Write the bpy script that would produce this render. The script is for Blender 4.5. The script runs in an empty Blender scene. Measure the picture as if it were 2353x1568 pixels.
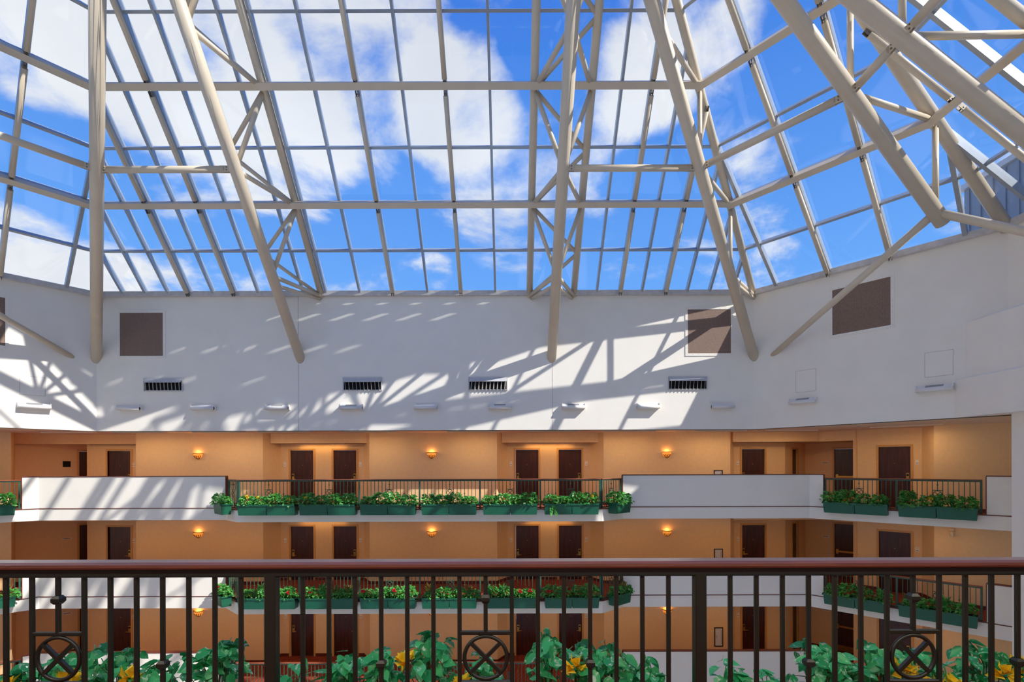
import bpy, math, random
from mathutils import Vector, Matrix
R = random.Random(7)
SC = bpy.context.scene
COL = SC.collection

# ---------------------------------------------------------------- camera
F, CX, HY, CZ = 1160.0, 1176.5, 1070.0, 1.53
cam_d = bpy.data.cameras.new('camera'); cam = bpy.data.objects.new('camera', cam_d); COL.objects.link(cam)
cam_d.sensor_fit = 'HORIZONTAL'; cam_d.sensor_width = 36.0
cam_d.lens = F / 2353.0 * 36.0
cam_d.shift_y = (HY - 784.0) / 2353.0
cam_d.clip_start = 0.05; cam_d.clip_end = 500
cam.location = (0, 0, CZ)
cam.rotation_euler = (math.radians(90), 0.003, 0)
SC.camera = cam

# ---------------------------------------------------------------- exposure, sun
SC.view_settings.view_transform = 'Standard'; SC.view_settings.look = 'None'
SC.view_settings.gamma = 1.0; SC.view_settings.use_curve_mapping = False
SC.view_settings.exposure = 0.0
SUN_DIR = Vector((-1.62, 1.0, -1.56)).normalized()
SKY_STRENGTH = 1.18
SC.cycles.diffuse_bounces = 10; SC.cycles.max_bounces = 16; SC.cycles.transparent_max_bounces = 24
sd = bpy.data.lights.new('sun', 'SUN'); so = bpy.data.objects.new('sun', sd); COL.objects.link(so)
sd.energy = 6.1; sd.color = (1.0, 0.95, 0.88); sd.angle = math.radians(0.53)
so.rotation_euler = SUN_DIR.to_track_quat('-Z', 'Y').to_euler(); so.location = (20, -5, 30)

# ---------------------------------------------------------------- sky with clouds
def pix_dir(u, v):
    return Vector(((u - CX) / F, 1.0, (HY - v) / F)).normalized()
W = bpy.data.worlds.new('sky'); SC.world = W; W.use_nodes = True
nt = W.node_tree; nt.nodes.clear(); N = nt.nodes.new; L = nt.links.new
out = N('ShaderNodeOutputWorld'); bg = N('ShaderNodeBackground'); L(bg.outputs[0], out.inputs[0])
tc = N('ShaderNodeTexCoord'); vn = N('ShaderNodeVectorMath'); vn.operation = 'NORMALIZE'
L(tc.outputs['Generated'], vn.inputs[0])
sep = N('ShaderNodeSeparateXYZ'); L(vn.outputs[0], sep.inputs[0])
def mth(op, a, b=None, clamp=False):
    m = N('ShaderNodeMath'); m.operation = op; m.use_clamp = clamp
    for i, x in enumerate((a, b)):
        if x is None: continue
        if isinstance(x, (int, float)): m.inputs[i].default_value = x
        else: L(x, m.inputs[i])
    return m.outputs[0]
zc = mth('MAXIMUM', sep.outputs[2], 0.0)
blue = N('ShaderNodeValToRGB'); L(zc, blue.inputs[0])
cr = blue.color_ramp; cr.elements[0].position = 0.0; cr.elements[0].color = (0.42, 0.62, 0.95, 1)
cr.elements[1].position = 0.75; cr.elements[1].color = (0.026, 0.16, 0.66, 1)
e = cr.elements.new(0.32); e.color = (0.13, 0.36, 0.86, 1)
den = mth('ADD', zc, 0.22)
px_ = mth('DIVIDE', sep.outputs[0], den); py_ = mth('DIVIDE', sep.outputs[1], den)
cmb = N('ShaderNodeCombineXYZ'); L(px_, cmb.inputs[0]); L(py_, cmb.inputs[1]); cmb.inputs[2].default_value = 3.7
n1 = N('ShaderNodeTexNoise'); L(cmb.outputs[0], n1.inputs['Vector']); n1.inputs['Scale'].default_value = 2.6
n1.inputs['Detail'].default_value = 12; n1.inputs['Roughness'].default_value = 0.62; n1.inputs['Distortion'].default_value = 0.25
cov = n1.outputs['Fac']
blobs = [(240, 60, 260, .14), (800, 130, 330, .26), (420, 150, 330, .22), (80, 90, 260, .20), (1060, 250, 180, .2), (650, 330, 230, .12), (1130, 400, 190, .06),
         (1480, 190, 150, .16), (1680, 80, 90, .10), (60, 610, 200, .18), (260, 640, 120, .12), (1790, 600, 70, .12), (1000, 620, 60, .1), (1690, 330, 80, .06),
         (1220, 90, 90, -.14), (110, 380, 170, -.12), (2050, 250, 330, -.16), (1520, 420, 150, -.1), (840, 560, 130, -.05), (500, 560, 120, -.06)]
for (u, v, r, w) in blobs:
    d = pix_dir(u, v); d2 = pix_dir(u + r * .7071, v + r * .7071); c = d.dot(d2)
    dp = N('ShaderNodeVectorMath'); dp.operation = 'DOT_PRODUCT'; L(vn.outputs[0], dp.inputs[0]); dp.inputs[1].default_value = d
    mr = N('ShaderNodeMapRange'); mr.interpolation_type = 'SMOOTHSTEP'; L(dp.outputs['Value'], mr.inputs[0])
    mr.inputs[1].default_value = c; mr.inputs[2].default_value = 1 - (1 - c) * .25; mr.inputs[3].default_value = 0; mr.inputs[4].default_value = w
    cov = mth('ADD', cov, mr.outputs[0])
mk = N('ShaderNodeMapRange'); mk.interpolation_type = 'SMOOTHSTEP'; L(cov, mk.inputs[0])
mk.inputs[1].default_value = .50; mk.inputs[2].default_value = .72
n2 = N('ShaderNodeTexNoise'); L(cmb.outputs[0], n2.inputs['Vector']); n2.inputs['Scale'].default_value = 1.7; n2.inputs['Detail'].default_value = 6
cl = N('ShaderNodeValToRGB'); L(n2.outputs['Fac'], cl.inputs[0])
cl.color_ramp.elements[0].position = .3; cl.color_ramp.elements[0].color = (0.62, 0.66, 0.74, 1)
cl.color_ramp.elements[1].position = .62; cl.color_ramp.elements[1].color = (0.80, 0.815, 0.85, 1)
mx = N('ShaderNodeMix'); mx.data_type = 'RGBA'; L(mk.outputs[0], mx.inputs['Factor']); L(blue.outputs[0], mx.inputs['A']); L(cl.outputs[0], mx.inputs['B'])
L(mx.outputs['Result'], bg.inputs[0]); bg.inputs[1].default_value = SKY_STRENGTH

# ---------------------------------------------------------------- materials
def srgb(r, g, b):
    def f(c):
        c /= 255.0
        return c / 12.92 if c <= .04045 else ((c + .055) / 1.055) ** 2.4
    return (f(r), f(g), f(b), 1)
def mat(name, col, rough=.6, metal=0., var=.06, scale=6., bump=0., bscale=80., spec=.5, emit=None, es=0.):
    m = bpy.data.materials.new(name); m.use_nodes = True
    t = m.node_tree; b = t.nodes['Principled BSDF']
    b.inputs['Roughness'].default_value = rough; b.inputs['Metallic'].default_value = metal
    b.inputs['Specular IOR Level'].default_value = spec
    c = srgb(*col); b.inputs['Base Color'].default_value = c
    co = t.nodes.new('ShaderNodeTexCoord')
    if var:
        n = t.nodes.new('ShaderNodeTexNoise'); n.inputs['Scale'].default_value = scale; n.inputs['Detail'].default_value = 4
        t.links.new(co.outputs['Object'], n.inputs['Vector'])
        r = t.nodes.new('ShaderNodeValToRGB'); t.links.new(n.outputs['Fac'], r.inputs[0])
        r.color_ramp.elements[0].position = .3; r.color_ramp.elements[0].color = tuple(x * (1 - var) for x in c[:3]) + (1,)
        r.color_ramp.elements[1].position = .7; r.color_ramp.elements[1].color = tuple(min(1, x * (1 + var)) for x in c[:3]) + (1,)
        t.links.new(r.outputs[0], b.inputs['Base Color'])
    if bump:
        n = t.nodes.new('ShaderNodeTexNoise'); n.inputs['Scale'].default_value = bscale
        t.links.new(co.outputs['Object'], n.inputs['Vector'])
        bp = t.nodes.new('ShaderNodeBump'); bp.inputs['Strength'].default_value = bump; bp.inputs['Distance'].default_value = .01
        t.links.new(n.outputs['Fac'], bp.inputs['Height']); t.links.new(bp.outputs[0], b.inputs['Normal'])
    if emit:
        b.inputs['Emission Color'].default_value = srgb(*emit); b.inputs['Emission Strength'].default_value = es
    return m
M = {}
M['plaster'] = mat('white_plaster', (243, 238, 227), .75, var=.02, scale=1.5, bump=.05, bscale=40)
M['tan'] = mat('tan_wall_covering', (236, 200, 150), .5, var=.03, scale=9, bump=.12, bscale=160)
M['soffit'] = mat('cream_soffit', (232, 210, 180), .7, var=.02)
M['casing'] = mat('honey_door_casing', (212, 160, 92), .4, var=.04)
M['steel'] = mat('cream_painted_steel', (216, 202, 178), .38, var=.04, scale=2)
M['alum'] = mat('grey_aluminium', (166, 174, 182), .3, metal=.3, var=.04)
M['sill'] = mat('grey_sill_beam', (206, 200, 194), .5, var=.12, scale=5)
M['bracket'] = mat('dark_steel_bracket', (128, 118, 104), .5, metal=.3)
M['white'] = mat('white_enamel', (232, 230, 226), .35, var=.02)
M['lens'] = mat('grey_lens', (150, 150, 150), .25, var=.03)
M['regframe'] = mat('grey_register_metal', (196, 196, 198), .5, var=.08, scale=12)
M['blade'] = mat('register_blade_metal', (172, 165, 158), .5, var=.08)
M['dark'] = mat('black_and_vent_shade', (22, 19, 18), .9, var=0)
M['brass'] = mat('brass', (200, 160, 90), .28, metal=.9, var=.03)
M['iron'] = mat('dark_green_iron', (26, 29, 25), .42, var=.06, scale=20)
M['irong'] = mat('green_painted_iron', (52, 92, 76), .4, var=.05, scale=20)
M['planter'] = mat('green_planter_plastic', (20, 92, 66), .42, var=.06, scale=8)
M['soil'] = mat('potting_soil', (58, 42, 30), .95, var=.3, scale=60)
M['paper'] = mat('white_printed_paper', (214, 216, 222), .3, var=0)
M['ink'] = mat('grey_print', (70, 70, 78), .6, var=0)
M['frame'] = mat('dark_bronze_frame', (70, 60, 48), .35, metal=.4)
M['bronze'] = mat('bronze_sconce', (110, 66, 30), .35, metal=.6)
M['amber'] = mat('amber_glass', (255, 190, 105), .3, var=0, emit=(255, 150, 48), es=.62)
M['siding'] = mat('blue_grey_siding', (138, 148, 160), .6, var=.04)
M['redwood'] = mat('baseboard_red', (104, 40, 26), .5, var=.08)
M['plate'] = mat('room_plate', (246, 238, 224), .5, var=0)
M['stone'] = mat('pale_bounce_floor', (222, 212, 198), .5, var=.05, scale=1.2)
M['stem'] = mat('plant_stem', (78, 92, 50), .6, var=.1)
M['red'] = mat('red_petals', (205, 30, 45), .5, var=.1)
M['yellow'] = mat('yellow_petals', (252, 212, 44), .5, var=.12, scale=30)
M['lamp'] = mat('added_lamp_lens', (255, 225, 170), .3, var=0, emit=(255, 205, 130), es=1.5)  # glowing lens of the added ceiling lamps

def grain(name, a, b, rough, sx, spec=.5):
    m = bpy.data.materials.new(name); m.use_nodes = True; t = m.node_tree; bs = t.nodes['Principled BSDF']
    co = t.nodes.new('ShaderNodeTexCoord'); mp = t.nodes.new('ShaderNodeMapping'); mp.inputs['Scale'].default_value = sx
    t.links.new(co.outputs['Object'], mp.inputs[0])
    n = t.nodes.new('ShaderNodeTexNoise'); n.inputs['Scale'].default_value = 1; n.inputs['Detail'].default_value = 8; n.inputs['Roughness'].default_value = .65; n.inputs['Distortion'].default_value = .4
    t.links.new(mp.outputs[0], n.inputs['Vector'])
    r = t.nodes.new('ShaderNodeValToRGB'); t.links.new(n.outputs['Fac'], r.inputs[0])
    r.color_ramp.elements[0].position = .32; r.color_ramp.elements[0].color = srgb(*a)
    r.color_ramp.elements[1].position = .68; r.color_ramp.elements[1].color = srgb(*b)
    t.links.new(r.outputs[0], bs.inputs['Base Color']); bs.inputs['Roughness'].default_value = rough; bs.inputs['Specular IOR Level'].default_value = spec
    return m
M['door'] = grain('mahogany_door', (44, 20, 12), (84, 36, 20), .32, (14, 14, 1.2))
M['rail'] = grain('reddish_wood_rail', (74, 32, 21), (118, 58, 40), .38, (2.5, 60, 60), .6)
b_ = M['rail'].node_tree.nodes['Principled BSDF']; b_.inputs['Coat Weight'].default_value = 1.0; b_.inputs['Coat Roughness'].default_value = .25; b_.inputs['Coat IOR'].default_value = 1.7
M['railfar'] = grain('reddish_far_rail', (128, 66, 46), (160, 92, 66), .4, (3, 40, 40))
M['trim'] = grain('reddish_wood_trim', (92, 44, 32), (122, 64, 48), .4, (3, 40, 40))

def carpet():
    m = bpy.data.materials.new('patterned_red_carpet'); m.use_nodes = True; t = m.node_tree; bs = t.nodes['Principled BSDF']
    co = t.nodes.new('ShaderNodeTexCoord')
    n = t.nodes.new('ShaderNodeTexNoise'); n.inputs['Scale'].default_value = 1.3; n.inputs['Detail'].default_value = 1
    t.links.new(co.outputs['Object'], n.inputs['Vector'])
    w = t.nodes.new('ShaderNodeTexWave'); w.inputs['Scale'].default_value = 1.1; w.inputs['Distortion'].default_value = 9; w.inputs['Detail'].default_value = 1
    t.links.new(co.outputs['Object'], w.inputs['Vector'])
    r = t.nodes.new('ShaderNodeValToRGB'); t.links.new(w.outputs['Fac'], r.inputs[0])
    r.color_ramp.elements[0].position = .42; r.color_ramp.elements[0].color = srgb(128, 44, 22)
    r.color_ramp.elements[1].position = .55; r.color_ramp.elements[1].color = srgb(128, 44, 22)
    q = r.color_ramp.elements.new(.48); q.color = srgb(196, 122, 58)
    t.links.new(r.outputs[0], bs.inputs['Base Color']); bs.inputs['Roughness'].default_value = .95
    return m
M['carpet'] = carpet()

def glass():
    m = bpy.data.materials.new('skylight_glass'); m.use_nodes = True; t = m.node_tree; t.nodes.clear()
    o = t.nodes.new('ShaderNodeOutputMaterial'); mix = t.nodes.new('ShaderNodeMixShader')
    tr = t.nodes.new('ShaderNodeBsdfTransparent'); tr.inputs[0].default_value = (.985, .993, .997, 1)
    gl = t.nodes.new('ShaderNodeBsdfGlossy'); gl.inputs['Roughness'].default_value = .02
    fr = t.nodes.new('ShaderNodeFresnel'); ge = t.nodes.new('ShaderNodeNewGeometry'); mr = t.nodes.new('ShaderNodeMapRange')
    mr.inputs[3].default_value = 1.4; mr.inputs[4].default_value = 1 / 1.4            # thin pane: both faces meet air at the same angle
    t.links.new(ge.outputs['Backfacing'], mr.inputs[0]); t.links.new(mr.outputs[0], fr.inputs[0])
    t.links.new(fr.outputs[0], mix.inputs[0]); t.links.new(tr.outputs[0], mix.inputs[1]); t.links.new(gl.outputs[0], mix.inputs[2]); t.links.new(mix.outputs[0], o.inputs[0])
    return m
M['glass'] = glass()

def mesh_grille():
    m = bpy.data.materials.new('perforated_brown_mesh'); m.use_nodes = True; t = m.node_tree; bs = t.nodes['Principled BSDF']
    co = t.nodes.new('ShaderNodeTexCoord')
    vo = t.nodes.new('ShaderNodeTexVoronoi'); vo.inputs['Scale'].default_value = 30; vo.inputs['Randomness'].default_value = .15
    t.links.new(co.outputs['Object'], vo.inputs['Vector'])
    r = t.nodes.new('ShaderNodeValToRGB'); t.links.new(vo.outputs['Distance'], r.inputs[0])
    r.color_ramp.elements[0].position = .25; r.color_ramp.elements[0].color = srgb(44, 34, 28)
    r.color_ramp.elements[1].position = .5; r.color_ramp.elements[1].color = srgb(138, 114, 100)
    n = t.nodes.new('ShaderNodeTexNoise'); n.inputs['Scale'].default_value = 2.2; t.links.new(co.outputs['Object'], n.inputs['Vector'])
    mx = t.nodes.new('ShaderNodeMix'); mx.data_type = 'RGBA'; mx.blend_type = 'MULTIPLY'; mx.inputs['Factor'].default_value = .5
    t.links.new(r.outputs[0], mx.inputs['A']); t.links.new(n.outputs['Color'], mx.inputs['B']); t.links.new(r.outputs[0], bs.inputs['Base Color'])
    bs.inputs['Roughness'].default_value = .7
    return m
M['mesh'] = mesh_grille()

def leafmat(name, a, b, white, wpos, rough=.35, scale=26.):
    m = bpy.data.materials.new(name); m.use_nodes = True; t = m.node_tree; bs = t.nodes['Principled BSDF']
    co = t.nodes.new('ShaderNodeTexCoord'); oi = t.nodes.new('ShaderNodeObjectInfo'); geo = t.nodes.new('ShaderNodeNewGeometry')
    ad = t.nodes.new('ShaderNodeMath'); ad.operation = 'ADD'; t.links.new(oi.outputs['Random'], ad.inputs[0]); t.links.new(geo.outputs['Random Per Island'], ad.inputs[1])
    fr = t.nodes.new('ShaderNodeMath'); fr.operation = 'FRACT'; t.links.new(ad.outputs[0], fr.inputs[0])
    r = t.nodes.new('ShaderNodeValToRGB'); t.links.new(fr.outputs[0], r.inputs[0])
    r.color_ramp.elements[0].color = srgb(*a); r.color_ramp.elements[1].color = srgb(*b)
    n = t.nodes.new('ShaderNodeTexNoise'); n.noise_dimensions = '4D'; n.inputs['Scale'].default_value = scale; n.inputs['Detail'].default_value = 3; n.inputs['Distortion'].default_value = 1.2
    mu = t.nodes.new('ShaderNodeMath'); mu.operation = 'MULTIPLY'; mu.inputs[1].default_value = 37.; t.links.new(fr.outputs[0], mu.inputs[0]); t.links.new(mu.outputs[0], n.inputs['W'])
    t.links.new(co.outputs['Object'], n.inputs['Vector'])
    r2 = t.nodes.new('ShaderNodeValToRGB'); t.links.new(n.outputs['Fac'], r2.inputs[0])
    r2.color_ramp.elements[0].position = wpos; r2.color_ramp.elements[0].color = (0, 0, 0, 1); r2.color_ramp.elements[1].position = wpos + .08; r2.color_ramp.elements[1].color = (.8, .8, .8, 1)
    mx = t.nodes.new('ShaderNodeMix'); mx.data_type = 'RGBA'; t.links.new(r2.outputs[0], mx.inputs['Factor']); t.links.new(r.outputs[0], mx.inputs['A']); mx.inputs['B'].default_value = srgb(*white)
    t.links.new(mx.outputs['Result'], bs.inputs['Base Color']); bs.inputs['Roughness'].default_value = rough
    tl = t.nodes.new('ShaderNodeBsdfTranslucent'); t.links.new(mx.outputs['Result'], tl.inputs[0]); ms = t.nodes.new('ShaderNodeMixShader'); ms.inputs[0].default_value = .3
    o_ = t.nodes['Material Output']; t.links.new(bs.outputs[0], ms.inputs[1]); t.links.new(tl.outputs[0], ms.inputs[2]); t.links.new(ms.outputs[0], o_.inputs[0])
    return m
M['leaf'] = leafmat('pothos_leaf', (20, 150, 82), (84, 208, 134), (216, 242, 226), .57)
M['leaf_far'] = leafmat('balcony_leaf', (22, 118, 42), (110, 196, 84), (214, 238, 200), .60, .4, 14.)
M['leaf_croton'] = leafmat('croton_leaf', (96, 70, 34), (150, 150, 66), (226, 176, 90), .55, .4, 14.)

# ---------------------------------------------------------------- mesh helpers
class MB:
    def __init__(s): s.v = []; s.f = []
    def add(s, vs, fs):
        o = len(s.v); s.v += [tuple(x) for x in vs]; s.f += [tuple(i + o for i in f) for f in fs]; return s
    def box(s, x0, x1, y0, y1, z0, z1):
        return s.add([(x0, y0, z0), (x1, y0, z0), (x1, y1, z0), (x0, y1, z0), (x0, y0, z1), (x1, y0, z1), (x1, y1, z1), (x0, y1, z1)],
                     [(3, 2, 1, 0), (4, 5, 6, 7), (0, 1, 5, 4), (1, 2, 6, 5), (2, 3, 7, 6), (3, 0, 4, 7)])
    def cbox(s, x0, x1, y0, y1, z0, z1, c):
        "box with chamfered long edges (along its longest axis)"
        d = (x1 - x0, y1 - y0, z1 - z0); a = d.index(max(d))
        lo = [x0, y0, z0]; hi = [x1, y1, z1]; p, q = [i for i in range(3) if i != a]
        oct_ = [(lo[p] + c, lo[q]), (hi[p] - c, lo[q]), (hi[p], lo[q] + c), (hi[p], hi[q] - c), (hi[p] - c, hi[q]), (lo[p] + c, hi[q]), (lo[p], hi[q] - c), (lo[p], lo[q] + c)]
        vs = []
        for t in (lo[a], hi[a]):
            for (m, n) in oct_:
                w = [0, 0, 0]; w[a] = t; w[p] = m; w[q] = n; vs.append(w)
        fl = a == 1
        fs = [tuple(range(8))[::-1], tuple(range(8, 16))] + [(i, (i + 1) % 8, (i + 1) % 8 + 8, i + 8) for i in range(8)]
        if fl: fs = [f[::-1] for f in fs]
        return s.add(vs, fs)
    def prism(s, poly, z0, z1, top=None):
        n = len(poly); top = top or poly
        a = sum(poly[i][0] * poly[(i + 1) % n][1] - poly[(i + 1) % n][0] * poly[i][1] for i in range(n))
        fs = [tuple(range(n))[::-1], tuple(range(n, 2 * n))] + [(i, (i + 1) % n, (i + 1) % n + n, i + n) for i in range(n)]
        if a < 0: fs = [f[::-1] for f in fs]
        return s.add([(x, y, z0) for x, y in poly] + [(x, y, z1) for x, y in top], fs)
    def extrude(s, prof, x0, x1):
        "profile of (y, z) pairs pushed along x"
        n = len(prof)
        a = sum(prof[i][0] * prof[(i + 1) % n][1] - prof[(i + 1) % n][0] * prof[i][1] for i in range(n))
        fs = [tuple(range(n))[::-1], tuple(range(n, 2 * n))] + [(i, (i + 1) % n, (i + 1) % n + n, i + n) for i in range(n)]
        if a < 0: fs = [f[::-1] for f in fs]
        return s.add([(x0, y, z) for y, z in prof] + [(x1, y, z) for y, z in prof], fs)
    def tube(s, p, q, r, n=12, r2=None):
        p = Vector(p); q = Vector(q); d = (q - p).normalized(); a = d.orthogonal().normalized(); b = d.cross(a); r2 = r if r2 is None else r2
        vs = []
        for c, rr in ((p, r), (q, r2)):
            for i in range(n):
                t = 2 * math.pi * i / n; vs.append(c + a * math.cos(t) * rr + b * math.sin(t) * rr)
        return s.add(vs, [tuple(range(n))[::-1], tuple(range(n, 2 * n))] + [(i, (i + 1) % n, (i + 1) % n + n, i + n) for i in range(n)])
    def beam(s, p, q, nrm, w, lo, hi):
        "bar from p to q, w wide, reaching from lo to hi along the normal"
        p = Vector(p); q = Vector(q); d = (q - p).normalized(); nrm = Vector(nrm); nrm = (nrm - d * nrm.dot(d)).normalized(); sd_ = d.cross(nrm) * (w / 2)
        vs = []
        for c in (p, q): vs += [c - sd_ + nrm * lo, c + sd_ + nrm * lo, c + sd_ + nrm * hi, c - sd_ + nrm * hi]
        return s.add(vs, [(0, 1, 2, 3), (7, 6, 5, 4), (0, 4, 5, 1), (1, 5, 6, 2), (2, 6, 7, 3), (3, 7, 4, 0)])
    def lathe(s, prof, n=16, a0=0., a1=2 * math.pi, c=(0, 0, 0)):
        full = abs(a1 - a0 - 2 * math.pi) < 1e-6; k = n if full else n + 1; vs = []
        for i in range(k):
            t = a0 + (a1 - a0) * i / n
            for r, z in prof: vs.append((c[0] + r * math.cos(t), c[1] + r * math.sin(t), c[2] + z))
        m = len(prof); fs = []
        for i in range(n):
            j = (i + 1) % k
            for t in range(m - 1): fs.append((i * m + t, j * m + t, j * m + t + 1, i * m + t + 1))
        return s.add(vs, fs)
    def torus(s, c, Rr, r, n=40, m=8):
        "ring in the xz plane"
        vs = []; fs = []
        for i in range(n):
            t = 2 * math.pi * i / n
            for j in range(m):
                p = 2 * math.pi * j / m; q = Rr + r * math.cos(p); vs.append((c[0] + q * math.cos(t), c[1] + r * math.sin(p), c[2] + q * math.sin(t)))
        for i in range(n):
            for j in range(m): fs.append((i * m + j, i * m + (j + 1) % m, ((i + 1) % n) * m + (j + 1) % m, ((i + 1) % n) * m + j))
        return s.add(vs, fs)
    def mesh(s, name, m, smooth=False):
        me = bpy.data.meshes.new(name); me.from_pydata(s.v, [], s.f); me.materials.append(m)
        if smooth:
            me.polygons.foreach_set('use_smooth', [len(p.vertices) <= 4 for p in me.polygons])
        me.update(); return me
    def build(s, name, m, parent=None, smooth=False, world=False):
        if world and parent is not None:
            inv = WM[parent].inverted(); s.v = [tuple(inv @ Vector(v)) for v in s.v]
        return link(name, s.mesh(name, M[m] if isinstance(m, str) else m, smooth), parent)
WM = {}
def link(name, data, parent=None, loc=None, rot=None, scale=None):
    o = bpy.data.objects.new(name, data); COL.objects.link(o)
    if parent is not None: o.parent = parent
    if loc is not None: o.location = loc
    if rot is not None: o.rotation_euler = rot
    if scale is not None: o.scale = scale
    WM[o] = (WM[parent] if parent is not None else Matrix.Identity(4)) @ Matrix.LocRotScale(o.location, o.rotation_euler, o.scale)
    return o
def tag(o, label=None, cat=None, group=None, kind=None):
    if label: o['label'] = label
    if cat: o['category'] = cat
    if group: o['group'] = group
    if kind: o['kind'] = kind
    return o
def thing(name, label, cat, loc=(0, 0, 0), rz=0., group=None, kind=None):
    return tag(link(name, None, None, loc, (0, 0, rz)), label, cat, group, kind)
def struct(o): o['kind'] = 'structure'; return o
def dup(root, loc, rz, label, group=None):
    r = root.copy(); COL.objects.link(r); r.location = loc; r.rotation_euler = (0, 0, rz); r['label'] = label
    if group: r['group'] = group
    WM[r] = Matrix.LocRotScale(r.location, r.rotation_euler, r.scale)
    for ch in list(root.children):
        c = ch.copy(); COL.objects.link(c); c.parent = r
        for g in list(ch.children):
            d = g.copy(); COL.objects.link(d); d.parent = c
    return r
def smoothable(mb, name, m, parent, **k): return mb.build(name, m, parent, smooth=True, **k)

# plan frame along a wall: x along, y into the wall, z up
def frame(p0, p1):
    d = Vector((p1[0] - p0[0], p1[1] - p0[1])); return math.atan2(d.y, d.x), d.length, d.normalized()
def at(p0, p1, s, z=0., out=0.):
    a, l, d = frame(p0, p1); n = Vector((-d.y, d.x)); q = Vector(p0[:2]) + d * s - n * out
    return (q.x, q.y, z), a
def band(pts, t):
    "mitred strip of thickness t on the left (into the wall) of a polyline"
    out_ = []
    for i, p in enumerate(pts):
        ds = []
        if i: ds.append(Vector((p[0] - pts[i - 1][0], p[1] - pts[i - 1][1])).normalized())
        if i < len(pts) - 1: ds.append(Vector((pts[i + 1][0] - p[0], pts[i + 1][1] - p[1])).normalized())
        ns = [Vector((-d.y, d.x)) for d in ds]; n = sum(ns, Vector((0, 0))).normalized(); k = t / n.dot(ns[0])
        out_.append((p[0] + n.x * k, p[1] + n.y * k))
    return out_
def strip(pts, t0, t1, z0, z1):
    return MB().prism(band(pts, t0) + band(pts, t1)[::-1], z0, z1)

# ================================================================ SKYLIGHT AND UPPER WALLS
Z0 = 7.75                                     # eave height of the glazing
EV = [(-14.89, 18.1), (8.683, 18.1), (12.85, 13.06), (12.85, 6.24), (8.683, 1.2), (-14.89, 1.2), (-19.06, 6.24), (-19.06, 13.06)]
TAN = [1.0215, .80, .80, .80, 1.0215, .80, .80, .80]
SOFF = 2.80
def edge(i):
    a = Vector(EV[i]); b = Vector(EV[(i + 1) % 8]); e_ = (b - a).normalized(); return a, b, e_, Vector((e_.y, -e_.x))
def ring(r):
    "the eight corners of the roof at rise r"
    out_ = []
    for i in range(8):
        j = (i - 1) % 8
        a1, _, e1, n1 = edge(j); a2, _, e2, n2 = edge(i)
        c1 = n1.dot(a1) + r / TAN[j]; c2 = n2.dot(a2) + r / TAN[i]; det = n1.x * n2.y - n1.y * n2.x
        out_.append(Vector(((c1 * n2.y - c2 * n1.y) / det, (n1.x * c2 - n2.x * c1) / det)))
    return out_
DR = 1.05 * 1.0215
# upper plaster walls
names = ['wall_far', 'wall_right_wing', 'wall_right', 'wall_near_right', 'wall_near', 'wall_near_left', 'wall_left', 'wall_left_wing']
for i in range(8):
    a, b, e_, n_ = edge(i)
    pa = EV[(i - 1) % 8], EV[i], EV[(i + 1) % 8], EV[(i + 2) % 8]
    bd = band([pa[0], pa[1], pa[2], pa[3]], .3)
    w = MB().prism([pa[1], pa[2], bd[2], bd[1]], SOFF, 7.60).build(names[i], 'plaster'); struct(w)
    bi = band([pa[0], pa[1], pa[2], pa[3]], -.14)
    sb = MB().prism([bi[1], bi[2], bd[2], bd[1]], 7.60, 7.77).build('sill_beam', 'sill', w)
    if i in (0, 1, 7):
        for s in ([4.0 + 3.24, 16.35] if i == 0 else []):
            (x, y, z), ang = at(pa[1], pa[2], s)
            MB().box(x - .012, x + .012, y - .004, y + .02, SOFF, 7.6).build('control_joint', 'sill', w)
# stepped lower bands of the wall beyond the right wing
def tierwall(X, Y, z0, zs, zt, Xt, name):
    poly = [(X, Y), (12.88, 13.1), (12.88, 1.5), (X, 1.5)]
    top = [(Xt, Y - (Xt - X) * .6), (12.88, 13.1), (12.88, 1.5), (Xt, 1.5)]
    m = MB().prism(poly, z0, zs); m.prism(poly, zs, zt, top); return struct(m.build(name, 'plaster'))
tierwall(12.17, 13.88, SOFF, 3.83, 3.90, 12.32, 'wall_right_step')
tierwall(12.32, 13.70, 3.90, 5.36, 5.56, 12.80, 'wall_right_step')
struct(MB().box(12.55, 13.7, 12.0, 12.68, -9.5, SOFF).build('pillar', 'plaster'))

DETAIL = {0, 1, 2, 7}
MULL = {0: [(-6.62 - .805 * k + 14.89) for k in range(9, -1, -1)] + [(-6.62 + 1.208 * k + 14.89) for k in range(1, 6)] + [(.63 + .805 * k + 14.89) for k in range(0, 10)]}
PIPE = {0: [-11.45 + 14.89, -9.84 + 14.89, -4.204 + 14.89, -1.788 + 14.89, 3.85 + 14.89, 5.46 + 14.89]}
for i in (1, 3, 5, 7):
    MULL[i] = [.82, 2.45, 4.09, 5.72]; PIPE[i] = [2.45, 4.09]
for i in (2, 6): MULL[i] = [.85, 2.56, 4.26, 5.97]; PIPE[i] = [1.7, 5.1]
MULL[4] = list(MULL[0]); PIPE[4] = list(PIPE[0])
RMAX = 7 * DR
def sided(i, r):
    rg = ring(r); a, b, e_, n_ = edge(i)
    return (rg[i] - a).dot(e_), (rg[(i + 1) % 8] - a).dot(e_)
def clip(poly, f):
    out_ = []
    for k in range(len(poly)):
        p, q = poly[k], poly[(k + 1) % len(poly)]; fp, fq = f(p), f(q)
        if fp >= 0: out_.append(p)
        if (fp >= 0) != (fq >= 0):
            t = fp / (fp - fq); out_.append((p[0] + (q[0] - p[0]) * t, p[1] + (q[1] - p[1]) * t))
    return out_
wn = 0
CLEV = None
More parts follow.
